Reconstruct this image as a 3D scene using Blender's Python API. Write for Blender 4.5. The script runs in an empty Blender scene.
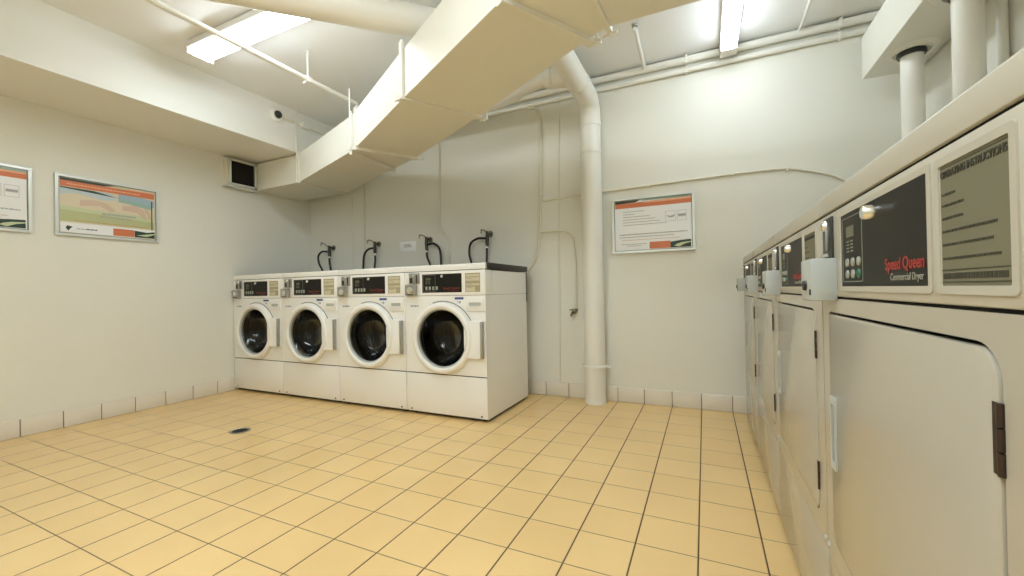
import bpy, bmesh, math, random
from mathutils import Vector, Matrix
S = bpy.context.scene
C = S.collection
PI = math.pi
# ------------------------------------------------------------------ camera
cam_data = bpy.data.cameras.new('camera'); cam = bpy.data.objects.new('camera', cam_data); C.objects.link(cam)
cam_data.sensor_width = 36; cam_data.lens = 413.66/1024*36; cam_data.clip_start = .02
R_ = (0.90635076, 0.42208529, -0.01929547); U_ = (0.02023093, 0.00226293, 0.99979277); B_ = (0.42204148, -0.9065533, -0.00648817)
P_ = (4.07969624, -3.32632681, 0.89286523)
cam.matrix_world = Matrix(((R_[0], U_[0], B_[0], P_[0]), (R_[1], U_[1], B_[1], P_[1]), (R_[2], U_[2], B_[2], P_[2]), (0, 0, 0, 1)))
S.camera = cam
# ------------------------------------------------------------------ world, exposure
w = bpy.data.worlds.new('world'); S.world = w; w.use_nodes = True
w.node_tree.nodes['Background'].inputs[0].default_value = (.9, .95, 1, 1)
w.node_tree.nodes['Background'].inputs[1].default_value = .2
S.view_settings.view_transform = 'Standard'; S.view_settings.look = 'None'; S.view_settings.gamma = 1
S.view_settings.use_curve_mapping = False
S.view_settings.exposure = 1.3
LAMP = 9.5          # strength of the fluorescent diffusers
LAMP_COL = (.89, 1.0, 1.06, 1)
S.cycles.max_bounces = 12; S.cycles.diffuse_bounces = 8; S.cycles.glossy_bounces = 4
S.cycles.transparent_max_bounces = 8; S.cycles.sample_clamp_indirect = 6
S.cycles.caustics_reflective = False; S.cycles.caustics_refractive = False

# ------------------------------------------------------------------ materials
def srgb(r, g, b):
    f = lambda c: c/12.92 if c <= .04045 else ((c+.055)/1.055)**2.4
    return (f(r/255), f(g/255), f(b/255), 1)
def mat(name, col, rough=.5, metal=0, noise=0, nscale=3.0, bump=0, bscale=60, coat=0, spec=.5):
    m = bpy.data.materials.new(name); m.use_nodes = True; nt = m.node_tree; b = nt.nodes['Principled BSDF']
    b.inputs['Base Color'].default_value = col; b.inputs['Roughness'].default_value = rough
    b.inputs['Metallic'].default_value = metal; b.inputs['Coat Weight'].default_value = coat
    b.inputs['Specular IOR Level'].default_value = spec
    tc = nt.nodes.new('ShaderNodeTexCoord')
    if noise:
        n = nt.nodes.new('ShaderNodeTexNoise'); n.inputs['Scale'].default_value = nscale; n.inputs['Detail'].default_value = 4
        nt.links.new(tc.outputs['Object'], n.inputs['Vector'])
        mx = nt.nodes.new('ShaderNodeMix'); mx.data_type = 'RGBA'
        mx.inputs['A'].default_value = tuple(c*(1-noise) for c in col[:3])+(1,)
        mx.inputs['B'].default_value = tuple(min(1, c*(1+noise)) for c in col[:3])+(1,)
        nt.links.new(n.outputs['Fac'], mx.inputs['Factor']); nt.links.new(mx.outputs['Result'], b.inputs['Base Color'])
    if bump:
        n2 = nt.nodes.new('ShaderNodeTexNoise'); n2.inputs['Scale'].default_value = bscale; n2.inputs['Detail'].default_value = 3
        nt.links.new(tc.outputs['Object'], n2.inputs['Vector'])
        bp = nt.nodes.new('ShaderNodeBump'); bp.inputs['Strength'].default_value = bump; bp.inputs['Distance'].default_value = .004
        nt.links.new(n2.outputs['Fac'], bp.inputs['Height']); nt.links.new(bp.outputs['Normal'], b.inputs['Normal'])
    return m
M = {}
M['wall'] = mat('wall_paint', (.75, .745, .685, 1), .6, noise=.03, nscale=1.3, bump=.25, bscale=35, spec=.3)
M['ceiling'] = mat('ceiling_paint', (.85, .86, .87, 1), .7, noise=.03, nscale=1.1, spec=.2)
M['soffit'] = mat('soffit_paint', (.80, .80, .76, 1), .6, noise=.02, nscale=1.5, spec=.3)
M['duct'] = mat('duct_paint', (.77, .755, .68, 1), .42, noise=.02, nscale=2, spec=.4)
M['pipe'] = mat('pipe_paint', (.80, .79, .74, 1), .38, noise=.02, nscale=6)
M['conduit'] = mat('conduit_paint', (.72, .69, .58, 1), .45)
M['white'] = mat('white_enamel', (.80, .79, .76, 1), .28, noise=.01, nscale=4, coat=.2)
M['whiteplastic'] = mat('white_plastic', (.80, .79, .76, 1), .35)
M['dryer'] = mat('almond_enamel', (.415, .385, .32, 1), .16, noise=.01, nscale=4, coat=.1)
M['fascia'] = mat('almond_plastic', (.46, .435, .365, 1), .35)
M['coin'] = mat('pale_grey_painted_steel', (.44, .47, .455, 1), .4)
M['coindark'] = mat('mid_grey_plastic', (.30, .30, .27, 1), .6)
M['notice'] = mat('notice_paper', (.90, .91, .93, 1), .5)
M['steel'] = mat('brushed_steel', (.42, .42, .40, 1), .35, metal=.85, noise=.15, nscale=40)
M['dsteel'] = mat('dark_steel', (.045, .045, .042, 1), .4, metal=.5)
M['hinge'] = mat('brown_hinge_metal', (.045, .028, .02, 1), .45, metal=.5)
M['black'] = mat('black_plastic', (.012, .012, .011, 1), .35)
M['panel'] = mat('black_gloss_panel', (.014, .014, .011, 1), .45, spec=.18)
M['rubber'] = mat('black_rubber', (.008, .008, .008, 1), .45)
M['gap'] = mat('dark_recess', (.006, .005, .004, 1), .9)
M['darktop'] = mat('charcoal_laminate', (.018, .016, .014, 1), .45, noise=.1, nscale=20)
M['chrome'] = mat('chrome', (.75, .75, .72, 1), .18, metal=1)
M['brass'] = mat('dull_brass', (.25, .23, .17, 1), .35, metal=.9)
M['alu'] = mat('aluminium_frame', (.72, .75, .73, 1), .35, metal=.55)
M['skirt'] = mat('skirting_glaze', (.74, .70, .62, 1), .22, noise=.03, nscale=5)
M['grout'] = mat('dark_grout', (.16, .12, .07, 1), .9)
M['plate'] = mat('olive_grey_plate', (.17, .163, .108, 1), .6, spec=.2)
M['ink'] = mat('dark_ink', (.035, .033, .02, 1), .6)
M['greytext'] = mat('grey_print', (.27, .27, .22, 1), .6)
M['red'] = mat('red_print', (.30, .022, .015, 1), .5)
M['dimred'] = mat('dull_red_print', (.16, .02, .015, 1), .5)
M['blue'] = mat('blue_print', (.04, .08, .25, 1), .5)
M['green'] = mat('green_button', (.01, .12, .06, 1), .5)
M['lcd'] = mat('lcd_window', (.08, .085, .04, 1), .3)
M['button'] = mat('grey_buttons', (.30, .31, .26, 1), .5)
M['cream'] = mat('cream_label', (.55, .51, .36, 1), .5)
M['creamdark'] = mat('tan_label', (.36, .32, .2, 1), .5)
M['paper'] = mat('printed_paper', (.82, .83, .85, 1), .35)
M['orange'] = mat('orange_print', (.62, .19, .085, 1), .4)
M['paleorange'] = mat('pale_orange_print', (.78, .40, .24, 1), .4)
M['dgreen'] = mat('dark_green_print', (.02, .05, .035, 1), .4)
M['grass'] = mat('grass_green_print', (.47, .49, .26, 1), .4)
M['paleleaf'] = mat('pale_green_print', (.55, .60, .38, 1), .4)
M['sky'] = mat('sky_blue_print', (.33, .45, .55, 1), .4)
M['palesky'] = mat('pale_sky_print', (.50, .58, .62, 1), .4)
M['sand'] = mat('pale_sand_print', (.68, .60, .46, 1), .4)
M['pink'] = mat('pale_pink_print', (.62, .47, .37, 1), .4)
M['textgrey'] = mat('pale_grey_text', (.38, .38, .38, 1), .5)
M['teal'] = mat('teal_print', (.30, .47, .42, 1), .4)
M['drum'] = mat('drum_steel', (.10, .10, .09, 1), .35, metal=.8, noise=.2, nscale=14)
def lamp_mat(name, k):
    m = bpy.data.materials.new(name); m.use_nodes = True; nt = m.node_tree
    e = nt.nodes.new('ShaderNodeEmission'); e.inputs[0].default_value = LAMP_COL; e.inputs[1].default_value = LAMP*k
    nt.nodes.remove(nt.nodes['Principled BSDF'])
    nt.links.new(e.outputs[0], nt.nodes['Material Output'].inputs[0]); return m
M['lamp'] = lamp_mat('glowing_diffuser', 1.0); M['lamp_narrow'] = lamp_mat('glowing_narrow_diffuser', .85); M['lamp_fill_dim'] = lamp_mat('glowing_dim_fill_diffuser', .15); M['lamp_fill_strong'] = lamp_mat('glowing_strong_fill_diffuser', 2.2)  # dim and strong diffusers serve lamps added out of view
def glass_mat():
    m = bpy.data.materials.new('door_glass'); m.use_nodes = True; nt = m.node_tree
    nt.nodes.remove(nt.nodes['Principled BSDF'])
    g = nt.nodes.new('ShaderNodeBsdfGlossy'); g.inputs['Roughness'].default_value = .1; g.inputs[0].default_value = (.7, .7, .7, 1)
    t = nt.nodes.new('ShaderNodeBsdfTransparent'); t.inputs[0].default_value = (.36, .345, .31, 1)
    f = nt.nodes.new('ShaderNodeFresnel'); f.inputs[0].default_value = 1.45
    mx = nt.nodes.new('ShaderNodeMixShader')
    hf = nt.nodes.new('ShaderNodeMath'); hf.operation = 'MINIMUM'; hf.inputs[1].default_value = .16; nt.links.new(f.outputs[0], hf.inputs[0])
    nt.links.new(hf.outputs[0], mx.inputs[0]); nt.links.new(t.outputs[0], mx.inputs[1]); nt.links.new(g.outputs[0], mx.inputs[2])
    nt.links.new(mx.outputs[0], nt.nodes['Material Output'].inputs[0]); return m
M['glass'] = glass_mat()
TPX, TPY, TX0, TY0 = .2009, .2015, .0250, -.0180
def floor_mat():
    m = bpy.data.materials.new('yellow_floor_tiles'); m.use_nodes = True; nt = m.node_tree; b = nt.nodes['Principled BSDF']
    N = nt.nodes.new; Lk = nt.links.new
    tc = N('ShaderNodeTexCoord'); sp = N('ShaderNodeSeparateXYZ'); Lk(tc.outputs['Object'], sp.inputs[0])
    def math_(op, a, bb=None):
        n = N('ShaderNodeMath'); n.operation = op
        for k, v in enumerate((a, bb)):
            if v is None: continue
            if hasattr(v, 'is_linked'): Lk(v, n.inputs[k])
            else: n.inputs[k].default_value = v
        return n.outputs[0]
    def line(o, off, pitch, half):
        s = math_('DIVIDE', math_('SUBTRACT', o, off-20*pitch), pitch)
        fr = math_('FRACT', s); d = math_('MINIMUM', fr, math_('SUBTRACT', 1.0, fr))
        d = math_('MULTIPLY', d, pitch)
        mr = N('ShaderNodeMapRange'); Lk(d, mr.inputs[0]); mr.inputs[1].default_value = half*.55; mr.inputs[2].default_value = half*1.3
        mr.inputs[3].default_value = 1; mr.inputs[4].default_value = 0
        return mr.outputs[0], math_('FLOOR', s)
    lx, ix = line(sp.outputs[0], TX0, TPX, .0030)
    ly, iy = line(sp.outputs[1], TY0, TPY, .0024)
    cmb = N('ShaderNodeCombineXYZ'); Lk(ix, cmb.inputs[0]); Lk(iy, cmb.inputs[1])
    wn = N('ShaderNodeTexWhiteNoise'); Lk(cmb.outputs[0], wn.inputs[0])
    r = N('ShaderNodeValToRGB'); Lk(wn.outputs[0], r.inputs[0])
    r.color_ramp.elements[0].color = (.84, .585, .265, 1); r.color_ramp.elements[1].color = (.87, .615, .285, 1)
    nz = N('ShaderNodeTexNoise'); nz.inputs['Scale'].default_value = 2.2; Lk(tc.outputs['Object'], nz.inputs[0])
    st = N('ShaderNodeMix'); st.data_type = 'RGBA'; st.blend_type = 'MULTIPLY'; st.inputs['Factor'].default_value = .16
    Lk(r.outputs[0], st.inputs['A']); Lk(nz.outputs['Fac'], st.inputs['B'])
    g = N('ShaderNodeMix'); g.data_type = 'RGBA'; fac = math_('MAXIMUM', lx, math_('MULTIPLY', ly, .8)); Lk(fac, g.inputs['Factor'])
    Lk(st.outputs['Result'], g.inputs['A']); g.inputs['B'].default_value = (.105, .065, .022, 1)
    Lk(g.outputs['Result'], b.inputs['Base Color'])
    mr = N('ShaderNodeMapRange'); Lk(fac, mr.inputs[0]); mr.inputs[3].default_value = .24; mr.inputs[4].default_value = .8
    Lk(mr.outputs[0], b.inputs['Roughness'])
    bp = N('ShaderNodeBump'); bp.inputs['Strength'].default_value = .5; bp.inputs['Distance'].default_value = .002
    Lk(math_('SUBTRACT', 1.0, fac), bp.inputs['Height']); Lk(bp.outputs[0], b.inputs['Normal'])
    return m
M['floor'] = floor_mat()

# ------------------------------------------------------------------ mesh builders
class MB:
    """collects shapes, then links them as one mesh object"""
    def __init__(s): s.bm = bmesh.new(); s.mats = []
    def _mi(s, m):
        if m is None: return 0
        if m not in s.mats: s.mats.append(m)
        return s.mats.index(m)
    def _new(s, faces, m, smooth=False):
        i = s._mi(m)
        for f in faces: f.material_index = i; f.smooth = smooth
    def box(s, a, b, m=None, bevel=0, seg=2):
        x0, x1 = sorted((a[0], b[0])); y0, y1 = sorted((a[1], b[1])); z0, z1 = sorted((a[2], b[2]))
        v = [s.bm.verts.new(p) for p in [(x0,y0,z0),(x1,y0,z0),(x1,y1,z0),(x0,y1,z0),(x0,y0,z1),(x1,y0,z1),(x1,y1,z1),(x0,y1,z1)]]
        fs = [s.bm.faces.new([v[i] for i in q]) for q in [(0,3,2,1),(4,5,6,7),(0,1,5,4),(1,2,6,5),(2,3,7,6),(3,0,4,7)]]
        s._new(fs, m)
        if bevel:
            es = list({e for f in fs for e in f.edges})
            r = bmesh.ops.bevel(s.bm, geom=es, offset=bevel, segments=seg, profile=.5, affect='EDGES')
            s._new([f for f in r['faces']], m, True)
        return s
    def prism(s, pts, h, m=None, bevel=0):
        """pts: 3-D polygon; h: extrusion vector"""
        h = Vector(h); a = [s.bm.verts.new(p) for p in pts]; b = [s.bm.verts.new(Vector(p)+h) for p in pts]; n = len(pts)
        fs = [s.bm.faces.new(a[::-1]), s.bm.faces.new(b)]
        for i in range(n): fs.append(s.bm.faces.new([a[i], a[(i+1) % n], b[(i+1) % n], b[i]]))
        s._new(fs, m)
        bmesh.ops.recalc_face_normals(s.bm, faces=fs)
        if bevel:
            es = list({e for f in fs for e in f.edges})
            r = bmesh.ops.bevel(s.bm, geom=es, offset=bevel, segments=2, profile=.5, affect='EDGES')
            s._new(r['faces'], m, True)
        return s
    def poly(s, pts, m=None):
        f = s.bm.faces.new([s.bm.verts.new(p) for p in pts]); s._new([f], m); return s
    def tube(s, pts, rad, m=None, n=12, caps=True):
        """swept round tube through points; rad a number or one per point"""
        pts = [Vector(p) for p in pts]; k = len(pts)
        rads = rad if isinstance(rad, (list, tuple)) else [rad]*k
        t0 = (pts[1]-pts[0]).normalized()
        u = t0.orthogonal().normalized(); rings = []
        for i, p in enumerate(pts):
            if i == 0: t = t0
            elif i == k-1: t = (pts[-1]-pts[-2]).normalized()
            else: t = ((pts[i]-pts[i-1]).normalized()+(pts[i+1]-pts[i]).normalized()).normalized()
            u = (u-t*u.dot(t)).normalized(); v = t.cross(u)
            sc = 1
            if 0 < i < k-1:
                c = (pts[i]-pts[i-1]).normalized().dot(t); sc = 1/max(c, .5) if c < .995 else 1
            rings.append([s.bm.verts.new(p+(u*math.cos(2*PI*j/n)+v*math.sin(2*PI*j/n))*rads[i]) for j in range(n)])
        fs = []
        for a, b in zip(rings, rings[1:]):
            for j in range(n): fs.append(s.bm.faces.new([a[j], a[(j+1) % n], b[(j+1) % n], b[j]]))
        s._new(fs, m, True)
        if caps: s._new([s.bm.faces.new(rings[0][::-1]), s.bm.faces.new(rings[-1])], m)
        return s
    def lathe(s, prof, origin=(0,0,0), axis='z', m=None, n=40, a0=0, a1=2*PI):
        """prof: list of (radius, height along the axis)"""
        o = Vector(origin); full = abs(a1-a0-2*PI) < 1e-6; k = n if full else n+1
        rings = []
        for r, h in prof:
            ring = []
            for j in range(k):
                a = a0+(a1-a0)*j/n; c, d = r*math.cos(a), r*math.sin(a)
                p = {'z': (c, d, h), 'y': (c, h, d), 'x': (h, c, d)}[axis]
                ring.append(s.bm.verts.new(o+Vector(p)))
            rings.append(ring)
        fs = []
        for a, b in zip(rings, rings[1:]):
            for j in range(n if full else n):
                q = [a[j], a[(j+1) % k], b[(j+1) % k], b[j]]
                fs.append(s.bm.faces.new(q))
        s._new(fs, m, True)
        return s
    def build(s, name, m, parent=None, loc=None, fix=True):
        if fix: bmesh.ops.recalc_face_normals(s.bm, faces=s.bm.faces[:])
        me = bpy.data.meshes.new(name); s.bm.to_mesh(me); s.bm.free()
        if s.mats:
            for x in s.mats: me.materials.append(M[x])
            if None in s.mats: pass
        else: me.materials.append(M[m])
        try: me.set_sharp_from_angle(angle=math.radians(38))
        except Exception: pass
        o = bpy.data.objects.new(name, me); C.objects.link(o)
        if parent: o.parent = parent
        if loc: o.location = loc
        return o
def empty(name, label, cat, loc=(0,0,0), rz=0, group=None):
    o = bpy.data.objects.new(name, None); C.objects.link(o); o.empty_display_size = .1
    o.location = loc; o.rotation_euler = (0, 0, rz); o['label'] = label; o['category'] = cat
    if group: o['group'] = group
    return o
def tag(o, label, cat, group=None):
    o['label'] = label; o['category'] = cat
    if group: o['group'] = group
    return o
def struct(o): o['kind'] = 'structure'; return o
def copy_tree(o, parent=None):
    c = o.copy(); C.objects.link(c); c.parent = parent
    for ch in [x for x in bpy.data.objects if x.parent == o]: copy_tree(ch, c)
    return c
def arc(cx, cy, r, a0, a1, n=8):
    return [(cx+r*math.cos(a0+(a1-a0)*i/n), cy+r*math.sin(a0+(a1-a0)*i/n)) for i in range(n+1)]
def rrect(x0, z0, x1, z1, r, n=6):
    """rounded rectangle outline in x-z; r = one radius or four (bl, br, tr, tl)"""
    r = [r]*4 if not isinstance(r, (list, tuple)) else r
    return (arc(x0+r[0], z0+r[0], r[0], PI, 1.5*PI, n)+arc(x1-r[1], z0+r[1], r[1], 1.5*PI, 2*PI, n)
            + arc(x1-r[2], z1-r[2], r[2], 0, .5*PI, n)+arc(x0+r[3], z1-r[3], r[3], .5*PI, PI, n))
def ring_prism(mb, outer, inner, y0, y1, m=None):
    """flat frame between two outlines of equal count in x-z, from y0 (front) to y1"""
    n = len(outer); bm = mb.bm
    A = [bm.verts.new((x, y0, z)) for x, z in outer]; B = [bm.verts.new((x, y0, z)) for x, z in inner]
    A2 = [bm.verts.new((x, y1, z)) for x, z in outer]; B2 = [bm.verts.new((x, y1, z)) for x, z in inner]
    fs = []
    for i in range(n):
        j = (i+1) % n
        fs += [bm.faces.new([A[i], A[j], B[j], B[i]]), bm.faces.new([A[i], A2[i], A2[j], A[j]]),
               bm.faces.new([B[i], B[j], B2[j], B2[i]]), bm.faces.new([A2[i], B2[i], B2[j], A2[j]])]
    mb._new(fs, m)
def spline(pts, n=8):
    """Catmull-Rom through the points"""
    P = [Vector(p) for p in pts]; P = [2*P[0]-P[1]]+P+[2*P[-1]-P[-2]]; out = []
    for i in range(1, len(P)-2):
        for k in range(n):
            t = k/n; a, b, c, d = P[i-1], P[i], P[i+1], P[i+2]
            out.append(.5*((2*b)+(c-a)*t+(2*a-5*b+4*c-d)*t*t+(3*b-a-3*c+d)*t**3))
    out.append(P[-2]); return out
def bendpath(pts, r, n=7):
    """polyline with every inner corner rounded to radius r"""
    P = [Vector(p) for p in pts]; out = [P[0]]
    for i in range(1, len(P)-1):
        a = (P[i-1]-P[i]).normalized(); b = (P[i+1]-P[i]).normalized(); th = a.angle(b)
        d = min(r/math.tan(th/2), (P[i-1]-P[i]).length*.49 if i > 1 else (P[i-1]-P[i]).length*.95, (P[i+1]-P[i]).length*.49 if i < len(P)-2 else (P[i+1]-P[i]).length*.95)
        s, e = P[i]+a*d, P[i]+b*d
        for k in range(n+1):
            t = k/n; out.append(s*(1-t)**2+P[i]*2*t*(1-t)+e*t*t)
    out.append(P[-1]); return out
def text_mesh(name, body, size, m, parent, x, y, z, bold=0, width=None):
    """lettering standing in the local x-z plane, facing -y"""
    cu = bpy.data.curves.new(name, 'FONT'); cu.body = body; cu.size = size; cu.offset = bold; cu.extrude = .0003
    t = bpy.data.objects.new(name, cu); C.objects.link(t)
    bpy.context.view_layer.update()
    me = bpy.data.meshes.new_from_object(t.evaluated_get(bpy.context.evaluated_depsgraph_get()))
    bpy.data.objects.remove(t); me.name = name
    w0 = max(v.co.x for v in me.vertices)-min(v.co.x for v in me.vertices)
    sx = (width/w0) if width else 1
    for v in me.vertices: v.co = Vector((v.co.x*sx, -v.co.z, v.co.y))
    me.materials.clear(); me.materials.append(M[m])
    o = bpy.data.objects.new(name, me); C.objects.link(o); o.parent = parent; o.location = (x, y, z)
    return o

# ------------------------------------------------------------------ the room
W, D, H = 5.22, 4.9, 2.60
struct(MB().box((-.1, -D-.1, -.1), (W+.1, .1, 0)).build('floor', 'floor'))
struct(MB().box((-.1, -D-.1, H), (W+.1, .1, H+.1)).build('ceiling', 'ceiling'))
struct(MB().box((-.1, 0, 0), (W+.1, .1, H)).build('wall_back', 'wall'))
struct(MB().box((-.1, -D, 0), (0, 0, H)).build('wall_left', 'wall'))
struct(MB().box((W, -D, 0), (W+.1, 0, H)).build('wall_right', 'wall'))
struct(MB().box((0, -D-.1, 0), (W, -D, H)).build('wall_front', 'wall'))
struct(MB().box((0, -D, 2.216), (.67, 0, H)).build('trim_1', 'soffit'))
def skirting(name, along, x0, x1, off, pitch, fixed, side):
    mb = MB(); k = math.ceil((x0-off)/pitch-1e-6); xs = [x0]
    while off+k*pitch < x1-.01:
        if off+k*pitch > x0+.01: xs.append(off+k*pitch)
        k += 1
    xs.append(x1)
    for a, b in zip(xs, xs[1:]):
        a += .0022; b -= .0022
        if along == 'x': mb.box((a, fixed-.010, 0), (b, fixed, .116), 'skirt', .003)
        else: mb.box((fixed if side > 0 else fixed-.010, a, 0), (fixed+.010 if side > 0 else fixed, b, .116), 'skirt', .003)
    if along == 'x': mb.box((x0, fixed-.003, 0), (x1, fixed, .112), 'grout')
    else: mb.box((fixed if side > 0 else fixed-.003, x0, 0), (fixed+.003 if side > 0 else fixed, x1, .112), 'grout')
    return struct(mb.build(name, None))
skirting('baseboard_back', 'x', .01, W-.01, TX0, TPX, 0, 1)
skirting('baseboard_left', 'y', -D, -.01, TY0, TPY, 0, 1)
skirting('baseboard_right', 'y', -D, -.01, TY0, TPY, W, -1)

# ------------------------------------------------------------------ coin-operated console, shared by washers and dryers
MW, MH, MD = .679, 1.087, .70     # machine width, height, depth
def bezel(root, x0, x1, z0, z1, m, name='bezel'):
    mb = MB(); t = .009
    ring_prism(mb, rrect(x0-t, z0-t, x1+t, z1+t, .006), rrect(x0, z0, x1, z1, .002), -.0028, .002)
    return mb.build(name, m, root)
def console(root, body, plastic, dryer):
    ct = .10 if dryer else .022
    mb = MB(); mb.prism([(0, -.002, 1.045), (0, .0, MH-.004), (0, .004, MH), (0, ct, MH), (0, ct, 1.045)], (MW, 0, 0), None, .002)
    mb.build('console_cap', plastic, root)
    mb = MB().box((.0, -.001, .868), (MW, .10, 1.041), None, .004); f = mb.build('console_fascia', plastic, root)
    MB().box((.004, .004, 1.040), (MW-.004, .08, 1.046)).build('cap_seam', 'gap', root)
    bezel(root, .158, .494, .889, 1.022, plastic)
    bezel(root, .522, .640, .889, 1.020, plastic)
    p = MB().box((.158, -.0018, .889), (.494, .002, 1.022)).build('control_panel', 'panel', root)
    # key block: outline, display, buttons
    mb = MB(); ring_prism(mb, rrect(.166, .897, .272, 1.014, .003), rrect(.1672, .8982, .2708, 1.0128, .0025), -.0024, -.0016)
    mb.build('panel_outline', 'greytext', p)
    MB().box((.190, -.0026, .978), (.232, -.0016, .997)).build('display', 'lcd', p)
    mb = MB()
    for i in range(2):
        for k in range(4): mb.box((.190+.022*i, -.0024, .951+.006*k), (.203+.022*i, -.0016, .953+.006*k))
    mb.build('indicator_text', 'greytext', p)
    if dryer:
        for r in range(2):
            for k in range(3):
                g = (k == 2 and r == 1)
                MB().lathe([(0.0, -.0045), (.0070, -.004), (.0080, -.0016)], (.194+.030*k, 0, .932-.021*r), 'y', n=14).build('button', 'green' if g else 'button', p)
        text_mesh('brand_lettering', 'Speed Queen', .023, 'red', p, .366, -.0022, .912, .0004, .118)
        text_mesh('type_lettering', 'Commercial Dryer', .014, 'greytext', p, .384, -.0022, .897, .0, .098)
    else:
        for k in range(4):
            MB().box((.187+.030*k, -.0050, .908), (.204+.030*k, -.0016, .934), None, .001).build('button', 'button', p)
        text_mesh('brand_lettering', 'Speed Queen', .026, 'dimred', p, .340, -.0022, .911, .0004, .135)
        text_mesh('type_lettering', 'Commercial Washer', .012, 'dimred', p, .372, -.0022, .897, .0001, .100)
    # round lock at the top of the panel
    MB().lathe([(.0, -.016), (.009, -.016), (.011, -.013), (.012, -.0015)], (.322 if dryer else .335, 0, 1.004), 'y', n=20).build('panel_lock', 'chrome', p)
    if dryer:
        q = MB().box((.524, -.0015, .889), (.638, .002, 1.020)).build('instruction_plate', 'plate', root)
        q['label'] = 'olive grey operating instructions plate'
        text_mesh('heading_lettering', 'OPERATING INSTRUCTIONS', .0105, 'ink', q, .5255, -.0019, 1.006, .0003, .111)
        mb = MB()
        for z, wd, gap in [(.9865, .026, 0), (.9745, .042, 0), (.9605, .040, 0), (.9465, .094, .028), (.932, .088, .055), (.917, .098, .034)]:
            mb.box((.5265, -.0019, z), (.529, -.0013, z+.0024))
            x, e, i = .5305, .5265+wd, 0
            while x < e:
                l = (.006, .009, .005, .0075)[i % 4]; mb.box((x, -.0019, z), (min(x+l, e), -.0013, z+.0026)); x += l+.0011; i += 1
        mb.box((.524, -.0019, .9055), (.638, -.0013, .9065)); mb.box((.524, -.0019, .8925), (.638, -.0013, .8935))
        x = .5265
        for i in range(15):
            l = (.0055, .0075, .0045)[i % 3]; mb.box((x, -.0019, .8965), (x+l, -.0013, .9025)); x += l+.0014
        mb.box((.5245, -.0019, 1.0165), (.638, -.0013, 1.0172))
        mb.build('instruction_lines', 'ink', q)
    else:
        q = MB().box((.522, -.003, .889), (.640, .002, 1.020)).build('instruction_plate', 'creamdark', root)
        mb = MB()
        for z0, z1, x1 in [(.996, 1.012, .634), (.967, .990, .634), (.935, .948, .634), (.893, .925, .600)]: mb.box((.529, -.0037, z0), (x1, -.0028, z1))
        mb.build('instruction_text', 'cream', q)
        mb = MB()
        for z in (.980, .940, .918): mb.box((.535, -.0044, z), (.580, -.0036, z+.004))
        mb.build('instruction_lines', 'creamdark', q)
def coin_unit(root, dryer):
    if dryer:
        s = MB().box((.036, -.005, .945), (.104, .0, 1.032), None, .002).build('coin_slot_plate', 'dsteel', root)
        MB().lathe([(.0, -.014), (.008, -.013), (.011, -.009), (.012, -.004)], (.062, 0, 1.016), 'y', n=16).build('coin_return_button', 'chrome', s)
        MB().box((.078, -.010, .962), (.083, -.004, 1.012), None, .001).build('coin_slot', 'steel', s)
        MB().box((.050, -.012, .950), (.090, -.004, .957), None, .001).build('coin_ledge', 'chrome', s)
        b = MB().box((.026, -.044, .861), (.120, .0, .946), None, .003).build('coin_box', 'coin', root)
        b['label'] = 'pale grey coin box'
        MB().lathe([(.0, -.051), (.010, -.050), (.011, -.043)], (.074, 0, .892), 'y', n=16).build('coin_box_lock', 'dsteel', b)
        MB().box((.112, -.046, .872), (.117, -.043, .884)).build('latch_slot', 'gap', b)
    else:
        s = MB().box((.040, -.006, .955), (.136, .0, 1.034), None, .002).build('coin_slot_plate', 'steel', root)
        MB().lathe([(.0, -.014), (.009, -.013), (.012, -.009), (.013, -.004)], (.085, 0, 1.018), 'y', n=16).build('coin_return_button', 'chrome', s)
        MB().box((.108, -.010, .962), (.116, -.005, 1.020)).build('coin_slot', 'dsteel', s); MB().box((.050, -.008, .962), (.072, -.005, 1.000)).build('coin_return', 'dsteel', s)
        b = MB().box((.020, -.030, .872), (.112, .0, .950), None, .004).build('coin_box', 'steel', root)
        b['label'] = 'brushed steel coin box'
        MB().lathe([(.024, -.030), (.024, -.036), (.019, -.038), (.0, -.038)], (.068, 0, .910), 'y', n=20).build('coin_box_lock', 'chrome', b)
        MB().box((.040, -.0315, .874), (.098, -.029, .880)).build('box_lip', 'dsteel', b)

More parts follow.
